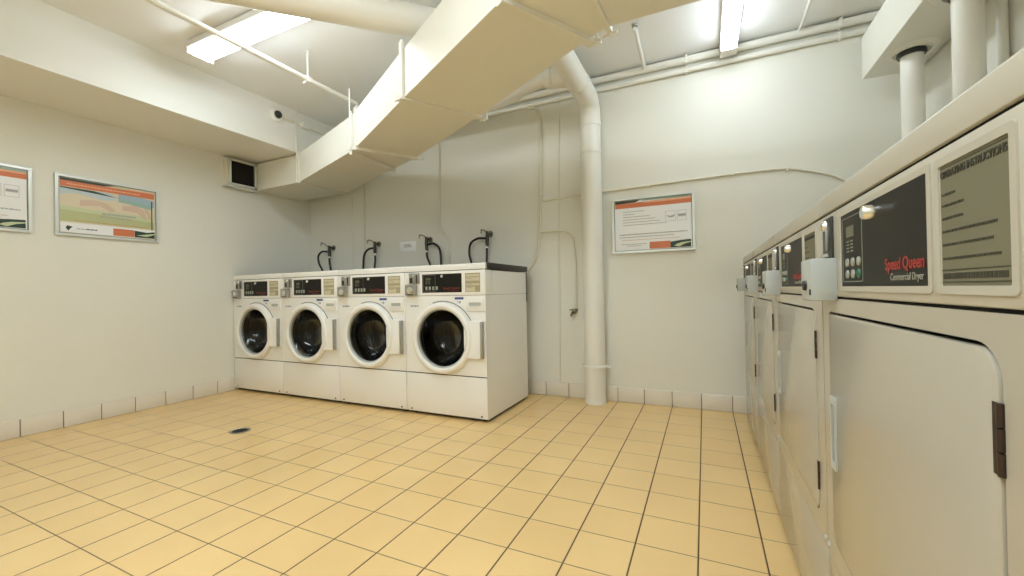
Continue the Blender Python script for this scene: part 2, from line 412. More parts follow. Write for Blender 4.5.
# ------------------------------------------------------------------ front-loading washer (front faces -y)
DX, DZ = .333, .567
def make_washer(last=True):
    root = empty('washing_machine', '', 'washing machine')
    # body: side, back, top walls and floor
    mb = MB(); t = .012
    [(mb.box((x, .012, .022), (x+t, MD, .868)), mb.box((x, .101, .868), (x+t, MD, 1.038))) for x in (0, MW-t)]
    mb.box((t, MD-t, .022), (MW-t, MD, 1.03)); mb.box((t, .012, .022), (MW-t, MD-t, .034)); mb.box((t, .10, 1.02), (MW-t, MD-t, 1.038))
    mb.build('cabinet', 'white', root)
    mb = MB()
    mb.bm.free()
    for x in (.05, MW-.05):
        for y in (.06, MD-.06): MB().lathe([(.0, .0), (.022, .0), (.022, .010), (.010, .012), (.010, .03)], (x, y, 0), 'z', n=14).build('levelling_foot', 'black', root)
    MB().box((.01, .03, .008), (MW-.01, MD-.02, .023)).build('base_frame', 'dsteel', root)
    # front panel with round opening
    mb = MB(); R = .205; n = 48; x0, x1, z0, z1 = .0, MW, .311, .866
    circ = [(DX+R*math.cos(a), DZ+R*math.sin(a)) for a in [2*PI*i/n for i in range(n)]]
    def onrect(a):
        c, s = math.cos(a), math.sin(a); k = []
        if c > 1e-9: k.append((x1-DX)/c)
        if c < -1e-9: k.append((x0-DX)/c)
        if s > 1e-9: k.append((z1-DZ)/s)
        if s < -1e-9: k.append((z0-DZ)/s)
        return (DX+min(k)*c, DZ+min(k)*s)
    angs = sorted([2*PI*i/n for i in range(n)]+[math.atan2(zz-DZ, xx-DX) % (2*PI) for xx in (x0, x1) for zz in (z0, z1)])
    outer = [onrect(a) for a in angs]; inner = [(DX+R*math.cos(a), DZ+R*math.sin(a)) for a in angs]
    ring_prism(mb, outer, inner, 0, .014)
    mb.build('front_panel', 'white', root)
    k = MB().box((0, 0, .026), (MW, .014, .304), None, .002).build('lower_panel', 'white', root)
    for x in (.045, MW-.045): MB().lathe([(0, -.002), (.006, -.002), (.007, .001)], (x, 0, .042), 'y', n=12).build('panel_screw', 'dsteel', k)
    MB().box((.004, .004, .300), (MW-.004, .02, .314)).build('panel_seam', 'gap', root)
    MB().box((.004, .004, .862), (MW-.004, .02, .872)).build('console_seam', 'gap', root)
    if last: MB().box((MW-.002, .012, .8665), (MW+.0006, MD, .8690)).build('side_seam', 'coindark', root)
    # drum behind the opening, ribbed
    mb = MB(); prof = [(.196, .05), (.202, .056), (.23, .06)]
    for i in range(9): prof += [(.235, .07+.035*i), (.228, .085+.035*i)]
    prof += [(.22, .40), (.08, .43), (.0, .43)]
    mb.lathe(prof, (DX, 0, DZ), 'y', n=48)
    dr = mb.build('drum', 'drum', root)
    for i in range(3):
        a = 2*PI*i/3+.5; p = lambda r, y, da=0: (DX+r*math.cos(a+da), y, DZ+r*math.sin(a+da))
        mb = MB(); mb.prism([p(.232, .09, -.16), p(.175, .09), p(.232, .09, .16)], (0, .27, 0), None, .006); mb.build('drum_paddle', 'drum', dr)
    mb = MB(); mb.lathe([(.207, .002), (.204, .03), (.192, .050), (.186, .040), (.190, .018), (.200, .0)], (DX, 0, DZ), 'y', n=48); mb.build('door_gasket', 'rubber', root)
    # door: thick ring, latch block, glass bowl, handle
    mb = MB()
    mb.lathe([(.250, .0), (.250, -.022), (.245, -.034), (.235, -.040), (.222, -.041), (.212, -.036), (.204, -.024), (.200, .006)], (DX, 0, DZ), 'y', n=72)
    d = mb.build('door', 'whiteplastic', root)
    mb = MB(); mb.prism([(x, 0, z) for x, z in rrect(.520, .437, .664, .692, [.004, .010, .010, .004])], (0, -.030, 0), None, .003)
    mb.build('latch_block', 'whiteplastic', d)
    MB().box((.6485, -.036, .441), (.668, -.012, .688), None, .003).build('door_handle', 'steel', d)
    mb = MB(); mb.lathe([(.203, -.020), (.196, -.012), (.178, .03), (.152, .085), (.110, .125), (.055, .143), (.0, .148)], (DX, 0, DZ), 'y', n=56)
    mb.build('door_glass', 'glass', d)
    mb = MB(); mb.lathe([(.209, -.030), (.206, -.032), (.200, -.024), (.198, -.012)], (DX, 0, DZ), 'y', n=56); mb.build('glass_trim', 'coin', d)
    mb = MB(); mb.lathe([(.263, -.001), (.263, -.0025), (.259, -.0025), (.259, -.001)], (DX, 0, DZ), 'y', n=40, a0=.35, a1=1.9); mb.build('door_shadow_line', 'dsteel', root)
    # detergent drawer, badges
    dw = MB().box((.528, -.008, .758), (.668, .004, .852), None, .004).build('detergent_drawer', 'whiteplastic', root)
    mb = MB(); ring_prism(mb, rrect(.550, .788, .652, .822, .006), rrect(.555, .793, .647, .817, .004), -.013, -.006); mb.build('drawer_pull', 'whiteplastic', dw)
    MB().box((.554, -.0088, .792), (.648, -.0075, .818)).build('pull_recess', 'coin', dw)
    b = MB().box((.434, -.0015, .8385), (.505, 0, .8545)).build('warning_label', 'blue', root)
    mb = MB(); mb.box((.449, -.0012, .800), (.489, 0, .8385), 'paper'); mb.lathe([(0, -.002), (.010, -.002), (.010, -.001)], (.475, 0, .82), 'y', 'textgrey', 14); mb.box((.455, -.0022, .812), (.459, -.001, .834), 'textgrey')
    mb.build('care_symbol_label', None, root)
    text_mesh('front_lettering', 'Speed Queen', .015, 'blue', root, .050, -.0008, .790, .0006, .072)
    console(root, 'white', 'whiteplastic', False)
    coin_unit(root, False)
    MB().box((0, .022, 1.046), (MW+(.010 if last else 0), MD+.012, 1.089), None, .003).build('top_lid', 'darktop', root)
    MB().box((.01, MD-.002, .80), (MW+(.004 if last else 0), MD+.012, 1.04), None, .002).build('rear_cover', 'darktop', root)
    return root
wl = ['white front-loading washing machine in the back left corner, leftmost of the row of four',
      'white front-loading washing machine second from the left wall in the row of four',
      'white front-loading washing machine third from the left wall, beside the row\'s right end machine',
      'white front-loading washing machine at the right end of the row, its side panel showing']
proto = make_washer(False)
for i in range(4):
    if i == 3: proto = make_washer(True)
    o = proto if i in (0, 3) else copy_tree(proto)
    o.location = (.012+.683*i, -.873, 0); o['label'] = wl[i]; o['group'] = 'washing machines in a row on the back wall'

# ------------------------------------------------------------------ dryer (built facing -y, turned to face -x)
def make_dryer():
    root = empty('tumble_dryer', '', 'tumble dryer')
    mb = MB(); mb.box((0, .016, .03), (MW, MD, 1.05), None, .002); mb.build('cabinet', 'dryer', root)
    MB().box((.005, .03, .0), (MW-.005, MD-.02, .04)).build('base_frame', 'dsteel', root)
    MB().box((.0, .09, 1.045), (MW, MD, MH), None, .004).build('top_lid', 'dryer', root)
    # front panel with a door opening
    mb = MB(); n = 7
    o_ = rrect(0, .2975, MW, .864, .0015, n); i_ = rrect(.050, .346, .6185, .8355, [.012, .038, .038, .012], n)
    ring_prism(mb, o_, i_, 0, .018); mb.build('front_panel', 'dryer', root)
    MB().box((.03, .014, .32), (MW-.03, .020, .85)).build('door_recess', 'gap', root)
    mb = MB(); mb.prism([(x, .012, z) for x, z in rrect(.0535, .3495, .6155, .8305, [.010, .035, .035, .010], n)], (0, -.014, 0), None, .002)
    d = mb.build('door', 'dryer', root)
    mb = MB(); ring_prism(mb, rrect(.059, .508, .097, .660, .008), rrect(.067, .524, .089, .644, .006), -.0045, -.001)
    hd = mb.build('door_handle', 'coin', d); hd['label'] = 'pale grey recessed pull'
    MB().box((.066, -.0026, .523), (.090, -.0015, .645)).build('handle_recess', 'coindark', hd)
    for z in (.750, .438):
        mb = MB(); mb.box((.607, -.0025, z-.033), (.6165, -.0005, z+.033)); hg = mb.build('door_hinge', 'hinge', d)
        mb = MB()
        for q in range(3): mb.lathe([(0, -.0105), (.003, -.0105), (.003, .0105), (0, .0105)], (.6175, -.0015, z+.0225*(q-1)), 'z', n=12)
        mb.build('hinge_knuckles', 'hinge', hg)
    k = MB().box((0, 0, .030), (MW, .018, .296), None, .003).build('lower_panel', 'dryer', root)
    MB().box((.004, .010, .292), (MW-.004, .018, .306)).build('panel_seam', 'gap', root)
    MB().box((.004, .006, .858), (MW-.004, .02, .870)).build('console_seam', 'gap', root)
    for x in (.012, MW-.012): MB().lathe([(0, -.003), (.005, -.003), (.006, .0)], (x, 0, .318), 'y', n=12).build('panel_screw', 'coin', root)
    console(root, 'dryer', 'fascia', True)
    coin_unit(root, True)
    return root
dl = ['almond tumble dryer nearest the camera, its console filling the right edge of the photo',
      'almond tumble dryer second nearest the camera, its whole door and both hinges showing',
      'almond tumble dryer third from the camera along the right wall',
      'almond tumble dryer farthest from the camera, beside the back wall']
proto = make_dryer()
for i in range(4):
    o = proto if i == 0 else copy_tree(proto)
    o.location = (4.32, -2.187+.683*i, 0); o.rotation_euler = (0, 0, -PI/2); o['label'] = dl[i]; o['group'] = 'tumble dryers in a row on the right wall'

# ------------------------------------------------------------------ water taps and black hoses above the washers
taps = [dict(lever=[(.239, 1.46), (.345, 1.412)], body=[(.360, 1.425), (.361, 1.305)], A=[(.356, 1.31), (.362, 1.23), (.385, 1.154), (.40, 1.05)], B=[(.361, 1.358), (.315, 1.362), (.253, 1.363), (.203, 1.316), (.217, 1.236), (.273, 1.153), (.30, 1.05)]),
        dict(lever=[(.915, 1.442), (1.0, 1.42)], body=[(1.011, 1.425), (1.011, 1.30)], A=[(1.014, 1.305), (1.012, 1.23), (1.01, 1.151), (1.01, 1.05)], B=[(1.011, 1.36), (.985, 1.36), (.928, 1.349), (.876, 1.293), (.863, 1.157), (.865, 1.05)]),
        dict(lever=[(1.577, 1.447), (1.652, 1.423)], body=[(1.660, 1.425), (1.662, 1.29)], A=[(1.661, 1.30), (1.666, 1.23), (1.703, 1.162), (1.73, 1.05)], B=[(1.661, 1.350), (1.699, 1.355), (1.755, 1.353), (1.818, 1.299), (1.835, 1.16), (1.83, 1.05)]),
        dict(lever=[(2.260, 1.442), (2.318, 1.421)], body=[(2.324, 1.430), (2.321, 1.29)], A=[(2.318, 1.30), (2.317, 1.23), (2.319, 1.159), (2.32, 1.05)], B=[(2.323, 1.367), (2.285, 1.369), (2.227, 1.369), (2.160, 1.33), (2.144, 1.242), (2.164, 1.164), (2.19, 1.05)])]
tlab = ['wall tap with black hoses above the leftmost washing machine', 'wall tap with black hoses above the second washing machine from the left',
        'wall tap above the third washing machine, its black hose loop bending to the right', 'wall tap above the right end washing machine, beside its dark lid']
for t, lb in zip(taps, tlab):
    Y = -.06; (bx, bt), (_, bb) = t['body']
    r = empty('water_tap', lb, 'tap', (bx, 0, bt), 0, 'water taps above the washing machines')
    L = lambda p, y=Y: (p[0]-bx, y, p[1]-bt)
    mb = MB(); mb.tube([L((bx, bt)), L((bx, (bt+bb)/2)), L(t['body'][1])], [.013, .017, .015], n=14)
    mb.tube([L((bx, bt-.02)), L((bx, bt-.02), -.004)], .011, n=12); b = mb.build('valve_body', 'dsteel', r)
    mb = MB(); mb.lathe([(0, -.006), (.028, -.006), (.030, -.001), (0, -.001)], (0, 0, -.02), 'y', n=20); mb.build('wall_flange', 'brass', r)
    mb = MB(); l0, l1 = t['lever']; mb.tube(spline([L(l0, Y-.01), L(((l0[0]+l1[0])/2, (l0[1]+l1[1])/2+.012), Y-.005), L(l1), L((bx, bt-.01))], 4), [.005]*5+[.006]*4+[.008]*4, n=8)
    mb.tube([L((l0[0]+.012, l0[1]-.030), Y-.02), L((l0[0]+.004, l0[1]+.010), Y+.01)], .005, n=8); mb.build('tap_lever', 'brass', r)
    mb = MB(); mb.tube([L(t['A'][0]), L((t['A'][0][0], t['A'][0][1]-.022))], .0155, n=12); mb.build('hose_nut', 'chrome', r)
    for key in 'AB':
        mb = MB(); pts = [L(p, Y-(0 if i < 2 else .004*i)) for i, p in enumerate(t[key])]
        mb.tube(spline(pts, 7), .0105, n=12); mb.build('hose', 'rubber', r)

# ------------------------------------------------------------------ framed posters (built facing -y, origin bottom left)
def poster_base(name, label, loc, rz):
    r = empty(name, label, 'poster', loc, rz, None); w_, h_ = .60, .432
    mb = MB(); ring_prism(mb, rrect(0, 0, w_, h_, .003, 2), rrect(.017, .017, w_-.017, h_-.017, .001, 2), -.018, 0); f = mb.build('frame', 'alu', r)
    MB().box((.016, -.005, .016), (w_-.016, -.001, h_-.016)).build('backing', 'coindark', f)
    return r
def bars(mb, x, z, wd, h, m, y=-.0095, seed=0):
    rnd = random.Random(seed); e = x+wd
    while x < e-.001:
        l = rnd.uniform(.010, .024); mb.box((x, y, z), (min(e, x+l), y+.001, z+h), m); x += l+.0035
def flat(mb, pts, m, y): mb.prism([(a, y, b) for a, b in pts], (0, .0008, 0), m)
def corner_leaves(mb):
    flat(mb, [(.385, .026), (.572, .026), (.572, .082), (.470, .078), (.385, .070)], 'dgreen', -.0095)
    flat(mb, [(.425, .040), (.470, .030), (.520, .050), (.572, .060), (.572, .066), (.500, .062), (.455, .052)], 'paleleaf', -.0104)
def instructions(r):
    mb = MB(); mb.box((.022, -.0085, .022), (.578, 0, .410), 'paper')
    flat(mb, [(.026, .352), (.578, .352), (.578, .396), (.026, .388)], 'orange', -.0095)
    flat(mb, [(.200, .375), (.578, .385), (.578, .398), (.300, .395)], 'paleorange', -.0104)
    flat(mb, [(.026, .388), (.180, .392), (.215, .408), (.026, .408)], 'dgreen', -.0095)
    flat(mb, [(.215, .400), (.578, .396), (.578, .408), (.240, .408)], 'teal', -.0095)
    bars(mb, .10, .372, .26, .008, 'orange', -.0112, 3)
    for k, wd in enumerate((.16, .09, .20, .24, .27, .32)): bars(mb, .085, .320-.021*k, wd, .005, 'textgrey', seed=k)
    bars(mb, .058, .140, .49, .008, 'textgrey', seed=8); bars(mb, .058, .120, .40, .006, 'textgrey', seed=12); bars(mb, .075, .098, .42, .005, 'pink', seed=9)
    bars(mb, .070, .066, .19, .005, 'textgrey', seed=10); bars(mb, .115, .052, .10, .005, 'textgrey', seed=11)
    for x0, x1 in ((.398, .468), (.480, .545)):
        for a, b in (((x0, .225), (x1, .227)), ((x0, .300), (x1, .302)), ((x0, .225), (x0+.0015, .302)), ((x1-.0015, .225), (x1, .302))): mb.box((a[0], -.0095, a[1]), (b[0], -.0085, b[1]), 'textgrey')
    flat(mb, [(.405, .272), (.418, .256), (.440, .252), (.458, .258), (.464, .276), (.450, .268), (.430, .264)], 'textgrey', -.0102)
    flat(mb, [(.486, .256), (.538, .256), (.540, .274), (.486, .274)], 'textgrey', -.0102)
    mb.box((.280, -.0097, .026), (.430, -.0085, .078), 'orange'); corner = mb
    flat(mb, [(.430, .026), (.572, .026), (.572, .082), (.500, .078), (.430, .070)], 'dgreen', -.0095)
    flat(mb, [(.455, .040), (.490, .030), (.530, .050), (.572, .060), (.572, .066), (.510, .062), (.475, .052)], 'paleleaf', -.0104)
    mb.build('print', None, r)
r = poster_base('framed_poster', 'framed white and orange instruction poster on the back wall, right of the drop pipe', (3.425, 0, 1.168), 0); instructions(r)
r = poster_base('framed_poster', 'framed white and orange instruction poster on the left wall, cut off by the photo edge', (0, -2.772, 1.341), PI/2); instructions(r)
r = poster_base('framed_poster', 'framed landscape picture poster with an orange header strip, on the left wall', (0, -2.064, 1.342), PI/2)
mb = MB(); mb.box((.022, -.0085, .022), (.578, 0, .410), 'sand')
flat(mb, [(.026, .350), (.572, .350), (.572, .392), (.026, .392)], 'orange', -.0105)
flat(mb, [(.330, .385), (.572, .372), (.572, .398), (.420, .400)], 'paleorange', -.0100)
flat(mb, [(.026, .392), (.260, .392), (.340, .408), (.026, .408)], 'dgreen', -.0095)
flat(mb, [(.340, .392), (.400, .392), (.430, .408), (.300, .408)], 'paleleaf', -.0095)
flat(mb, [(.026, .345), (.200, .345), (.350, .318), (.026, .338)], 'dgreen', -.0098)
flat(mb, [(.026, .345), (.300, .345), (.340, .300), (.260, .285), (.100, .310), (.026, .290)], 'palesky', -.0094)
flat(mb, [(.345, .350), (.480, .350), (.572, .335), (.572, .280), (.470, .300), (.345, .312)], 'sky', -.0094)
flat(mb, [(.345, .318), (.480, .302), (.560, .290), (.560, .260), (.400, .285), (.345, .290)], 'teal', -.0096)
flat(mb, [(.130, .265), (.200, .280), (.280, .265), (.330, .215), (.300, .205), (.240, .240), (.130, .225)], 'pink', -.0096)
flat(mb, [(.370, .265), (.450, .280), (.500, .255), (.530, .180), (.510, .175), (.460, .225), (.370, .230)], 'pink', -.0096)
flat(mb, [(.500, .270), (.530, .262), (.560, .180), (.545, .175)], 'pink', -.0096)
flat(mb, [(.026, .105), (.572, .105), (.572, .160), (.300, .175), (.026, .185)], 'grass', -.0092)
flat(mb, [(.026, .170), (.200, .180), (.380, .160), (.572, .150), (.572, .200), (.200, .205), (.026, .215)], 'paleleaf', -.0090)
bars(mb, .250, .178, .20, .013, 'textgrey', -.0108, 2); bars(mb, .235, .156, .19, .009, 'textgrey', -.0108, 4)
bars(mb, .10, .112, .44, .003, 'orange', -.0104, 6)
bars(mb, .060, .366, .42, .009, 'paleorange', -.0114, 7)
mb.box((.026, -.0106, .026), (.572, -.009, .096), 'paper'); mb.box((.312, -.0115, .030), (.440, -.010, .084), 'orange')
flat(mb, [(.442, .030), (.572, .030), (.572, .084), (.520, .074), (.442, .082)], 'dgreen', -.0115); flat(mb, [(.452, .046), (.520, .040), (.572, .062), (.572, .070), (.500, .056)], 'paleleaf', -.0122)
flat(mb, [(.052, .056), (.066, .036), (.078, .056), (.090, .066), (.060, .074)], 'dgreen', -.0115); bars(mb, .110, .052, .11, .006, 'textgrey', -.0115, 5); bars(mb, .160, .054, .06, .006, 'ink', -.0120, 5)
mb.box((.552, -.0112, .100), (.558, -.009, .330), 'dgreen')
mb.build('print', None, r)

# small notice above the washers
r = empty('wall_notice', 'small white notice stuck on the back wall above the washing machines', 'notice', (1.288, 0, 1.307))
MB().box((0, -.003, 0), (.199, 0, .10), None, .001).build('sheet', 'notice', r)
mb = MB(); bars(mb, .055, .058, .085, .012, 'textgrey', -.0042, 1); bars(mb, .050, .042, .10, .008, 'textgrey', -.0042, 2); mb.build('print', 'textgrey', r) if False else mb.build('print', None, r)

# ------------------------------------------------------------------ rectangular air duct across the room
Z0, Z1 = 1.94, 2.20
front = [(.055, -.66), (.67, -.67), (1.78, -1.08), (2.63, -1.553), (3.66, -2.11), (4.93, -2.11)]
back = [(.055, -.13), (.68, -.13), (2.06, -.725), (2.875, -1.165), (3.735, -1.663), (4.93, -1.663)]
duct = empty('air_duct', 'long cream rectangular air duct crossing under the ceiling from the left wall', 'duct', (.15, -.4, Z0))
def off(p): return (p[0]-.15, p[1]+.4, p[2]-Z0)
mb = MB(); bm = mb.bm; n = len(front)
V = [[bm.verts.new(off((x, y, z))) for (x, y), z in ((front[i], Z0), (back[i], Z0), (back[i], Z1), (front[i], Z1))] for i in range(n)]
for a, b in zip(V, V[1:]):
    for j in range(4): bm.faces.new([a[j], a[(j+1) % 4], b[(j+1) % 4], b[j]])
bm.faces.new(V[0]); bm.faces.new(V[-1][::-1])
mb.build('duct_body', 'duct', duct)
def lip(f, b, width, t, z0=Z0, z1=Z1, name='joint_flange', over=.012):
    """a band around the duct between front point f and back point b"""
    f, b = Vector((*f, 0)), Vector((*b, 0)); d = (b-f).normalized(); a = Vector((d.y, -d.x, 0))*width/2
    f2, b2 = f-d*over, b+d*over; mb = MB()
    def seg(p, q, za, zb):
        mb.prism([off(tuple((p-a).xy)+(za,)), off(tuple((p+a).xy)+(za,)), off(tuple((q+a).xy)+(za,)), off(tuple((q-a).xy)+(za,))], (0, 0, zb-za))
    seg(f2, b2, z0-t, z0-.0005); seg(f2, f, z0, z1+t); seg(b, b2, z0, z1+t)
    return mb.build(name, 'duct', duct)
lip((.70, -.68), (.72, -.145), .028, .014)
lip((1.755, -1.070), (1.735, -.585), .022, .030, over=.010)
lip((1.845, -1.117), (2.085, -.737), .022, .022, over=.010)
lip((2.628, -1.552), (2.875, -1.165), .040, .012, z1=2.235)
lip((3.440, -1.990), (3.660, -1.620), .040, .020)
lip((3.720, -2.110), (3.750, -1.663), .022, .012, over=.03)
def eyelet(x, y, name='hanger_bolt'):
    mb = MB(); mb.lathe([(0, -.014), (.009, -.014), (.011, -.004), (.006, 0), (.006, .016), (0, .016)], off((x, y, Z0-.006)), 'z', n=12); mb.tube([off((x-.03, y+.01, Z0-.010)), off((x+.03, y-.005, Z0-.012))], .006, n=8); mb.build(name, 'pipe', duct)
for x, y in ((3.678, -1.590), (2.893, -1.135), (2.105, -.712), (3.752, -1.632), (1.79, -1.115), (2.615, -1.575)): eyelet(x, y)
def rod(x, y, z0, z1, r_=.005, name='hanger_rod'):
    mb = MB(); mb.tube([off((x, y, z0)), off((x, y, z1))], r_, n=8); mb.lathe([(0, -.006), (.012, -.006), (.012, .006), (0, .006)], off((x, y, z0+.015)), 'z', n=6); mb.build(name, 'pipe', duct)
rod(.69, -.702, Z0-.01, H); rod(1.79, -1.118, Z0-.01, 2.37, .005)
rod(3.69, -1.60, Z0-.01, H); rod(2.905, -1.125, Z0-.01, H)
# inlet box on the left wall with a dark framed opening
bx = MB(); bx.box((0, -.945, 1.938), (.052, -.10, 2.192)); bo = bx.build('inlet_box', 'duct', duct, (-.15, .4, -Z0))
mb = MB()
for a, b in (((-.925, 1.945), (-.668, 1.962)), ((-.925, 2.172), (-.668, 2.188)), ((-.935, 1.945), (-.912, 2.188)), ((-.690, 1.945), (-.666, 2.188))): mb.box((.052, a[0], a[1]), (.072, b[0], b[1]))
mb.box((0, -.955, 1.926), (.072, -.664, 1.938)); mb.build('grille_frame', 'alu', bo)
MB().box((.051, -.92, 1.955), (.056, -.68, 2.18)).build('grille_opening', 'gap', bo)

# ------------------------------------------------------------------ waste pipe: over the duct, along, down the wall to the floor
pr = .080; ZP = 2.38
wp = empty('drain_pipe', 'thick white drain pipe running over the duct and down the back wall to the floor', 'pipe', (3.285, -.095, 0))
po = (-3.285, .095, 0)
path = [(1.00, -3.11, ZP), (3.285, -.897, ZP), (3.285, -.095, ZP), (3.285, -.095, .0)]
MB().tube(bendpath(path, .14, 9), pr, n=32).build('pipe_run', 'pipe', wp, po)
mb = MB()
mb.bm.free()
for z in (2.19, 1.978): MB().lathe([(pr, -.02), (pr+.004, -.018), (pr+.004, .018), (pr, .02)], (3.285, -.095, z), 'z', n=32).build('coupling', 'pipe', wp, po)
mb = MB(); mb.lathe([(pr, -.012), (pr+.012, -.010), (pr+.012, .010), (pr, .012)], (3.285, -.095, .285), 'z', n=32)
mb.box((3.165, -.10, .277), (3.402, -.07, .293)); mb.build('pipe_clamp', 'pipe', wp, po)
mb = MB(); mb.lathe([(pr, .0), (pr+.004, .0), (pr+.004, .02), (pr, .022)], (3.285, -.095, 0), 'z', n=32); mb.build('floor_collar', 'pipe', wp, po)
br = bendpath([(3.285, -.53, 2.41), (3.05, -.53, 2.41), (2.86, -.46, 2.41), (2.62, -.33, 2.42), (2.30, -.28, 2.43), (1.2, -.28, 2.43)], .12, 7)
MB().tube(br, .052, n=24).build('branch_pipe', 'pipe', wp, po)
mb = MB(); d = (Vector(br[0])-Vector(br[1])).normalized(); p0 = Vector((3.225, -.53, 2.40))
mb.tube([p0, p0-d*.04, p0-d*.042, p0-d*.09, p0-d*.092, p0-d*.15], [.078, .078, .070, .070, .076, .062], n=28); mb.build('branch_collar', 'pipe', wp, po)
MB().tube([(3.285, -.41, ZP), (3.285, -.44, ZP)], pr+.004, n=32).build('coupling', 'pipe', wp, po)

# ------------------------------------------------------------------ lamps
def fixture(name, label, loc, length, width, rz, drop=.07, lift=.014, hs=.040, glow='lamp', inset=.004, cap=.0045):
    """origin at the ceiling, middle of the lamp; long axis local x"""
    r = empty(name, label, 'ceiling lamp', loc, rz, 'ceiling lamps'); h = length/2; w2 = width/2
    MB().box((-h+.03, -w2*.6, -lift), (h-.03, w2*.6, 0)).build('mounting_spacer', 'dsteel', r)
    MB().box((-h, -w2, -lift-hs), (h, w2, -lift), None, .002).build('housing', 'whiteplastic', r)
    mb = MB(); z = -lift-hs
    mb.prism([(-h+.005, -w2+inset, z-.0005), (-h+.005, -w2+inset, -drop+.018), (-h+.005, -w2+inset+.020, -drop), (-h+.005, w2-inset-.020, -drop), (-h+.005, w2-inset, -drop+.018), (-h+.005, w2-inset, z-.0005)], (length-.005-cap, 0, 0))
    mb.build('diffuser', glow, r)
    for s in (-1, 1): MB().box((s*h-cap*(s > 0), -w2+.002, -drop-.002), (s*h+.0045*(s < 0), w2-.002, -lift), None, .001).build('end_cap', 'whiteplastic', r)
    return r
fixture('ceiling_lamp', 'glowing ceiling lamp at the upper left, behind the thin diagonal pipe', (1.62, -1.665, H), 1.24, .17, 0, .085, .012, .042, 'lamp', .014)
fixture('ceiling_lamp', 'glowing narrow ceiling lamp ending at the back wall pipes, above the dryer fronts', (4.262, -.71, H), 1.28, .105, PI/2, .100, .006, .050, 'lamp_narrow', .004, .09)
fixture('ceiling_lamp', 'added fill lamp on the ceiling, unseen behind the camera over the middle of the room', (1.8, -3.9, H), 1.24, .18, 0, .085, .012, .04, 'lamp_fill_dim')  # unseen lamp, added to lift the overall brightness
fixture('ceiling_lamp', 'added strong fill lamp on the ceiling, out of view near the dryers', (3.25, -3.25, H), 1.24, .18, 0, .085, .012, .04, 'lamp_fill_strong')  # added out of view to brighten the floor and back wall
fixture('ceiling_lamp', 'added fill lamp on the ceiling, unseen at the far end of the room behind the camera', (3.3, -4.3, H), 1.24, .18, 0, .085, .012)  # extra unseen lamp, added to even out the room light

# ------------------------------------------------------------------ pipes and conduits
def run(name, label, cat, pts, rad, m='conduit', bend=.05, group=None, clips=(), n=10):
    r = empty(name, label, cat, pts[0], 0, group); o = tuple(-c for c in pts[0])
    MB().tube(bendpath(pts, bend, 6) if len(pts) > 2 else pts, rad, n=n).build('pipe_run', m, r, o)
    for c in clips:
        (cx, cy, cz), ax = c[:3], c[3]; mb = MB(); e = rad+.004
        if ax == 'x': mb.box((cx-.008, cy-e, cz-e), (cx+.008, 0, cz+e), None, .002)
        elif ax == 'z': mb.box((cx-e, cy-e, cz-.008), (cx+e, 0, cz+.008), None, .002)
        mb.build('clip', m, r, o)
    return r
run('water_pipe', 'thicker upper pipe running along the top of the back wall', 'pipe', [(.70, -.034, 2.560), (W-.02, -.034, 2.560)], .026, 'pipe', group='pipes along the top of the back wall', n=16, clips=[((x, -.034, 2.56), 'x')[0]+('x',) for x in (1.2, 2.3, 3.99, 4.9)])
run('water_pipe', 'thinner lower pipe running along the top of the back wall', 'pipe', [(.70, -.026, 2.487), (W-.02, -.026, 2.487)], .018, 'pipe', group='pipes along the top of the back wall', n=14, clips=[(x, -.026, 2.487, 'x') for x in (1.2, 2.3, 3.99, 4.9)])
r = run('ceiling_pipe', 'short thin pipe on the ceiling between the duct and the glowing narrow lamp', 'pipe', [(3.705, -.56, 2.575), (3.700, -.05, 2.555)], .013, 'pipe')
mb = MB(); mb.lathe([(.012, -.004), (.018, -.004), (.020, .008), (0, .012)], (0, 0, .014), 'z', n=16); mb.build('ceiling_rose', 'steel', r)
run('ceiling_pipe', 'thin pipe on the ceiling right of the glowing narrow lamp', 'pipe', [(4.68, -1.6, 2.580), (4.68, -.05, 2.570)], .010, 'pipe')
# conduit crossing the lamp and dropping into the duct
r = run('ceiling_conduit', 'thin diagonal pipe passing in front of the upper left lamp', 'pipe', [(1.56, -2.50, 2.59), (1.56, -2.42, 2.40), (1.602, -.86, 2.40), (1.604, -.855, 2.21)], .0165, 'pipe', .03, n=14)
rr = lambda p: (p[0]-1.56, p[1]+2.50, p[2]-2.59)
mb = MB(); mb.tube([rr((1.590, -1.30, 2.38)), rr((1.590, -1.30, 2.60))], .006, n=8); mb.tube([rr((1.590, -1.315, 2.40)), rr((1.591, -1.285, 2.40))], .023, n=14); mb.box(rr((1.55, -1.308, 2.378)), rr((1.615, -1.292, 2.388))); mb.build('hanger', 'pipe', r)
mb = MB(); mb.tube([rr((1.603, -.857, 2.345)), rr((1.604, -.856, 2.315))], .022, n=14); mb.build('elbow_collar', 'pipe', r)
G = 'thin conduits on the back wall above the washers'
run('wall_conduit', 'thin vertical conduit on the back wall above the second washing machine', 'conduit', [(.826, -.010, 2.53), (.826, -.010, 1.0)], .008, group=G)
run('wall_conduit', 'faint narrow vertical conduit on the back wall nearest the left wall', 'conduit', [(.655, -.006, 1.93), (.655, -.006, 1.0)], .005, 'wall', group=G)
run('wall_conduit', 'vertical conduit on the back wall with a sideways jog, above the third washing machine', 'conduit', [(1.793, -.012, 2.47), (1.785, -.012, 1.53), (1.888, -.012, 1.40), (1.886, -.012, 1.0)], .009, bend=.06, group=G)
run('wall_cable', 'bent cable conduit hanging down the back wall behind the right end washing machine', 'conduit', [(2.72, -.012, 2.47), (2.80, -.012, 2.47), (2.838, -.012, 2.36), (2.828, -.012, 1.80), (2.812, -.012, 1.36), (2.77, -.012, 1.16), (2.66, -.012, 1.02)], .012, bend=.14, clips=[(2.826, -.012, 1.70, 'z')], n=12)
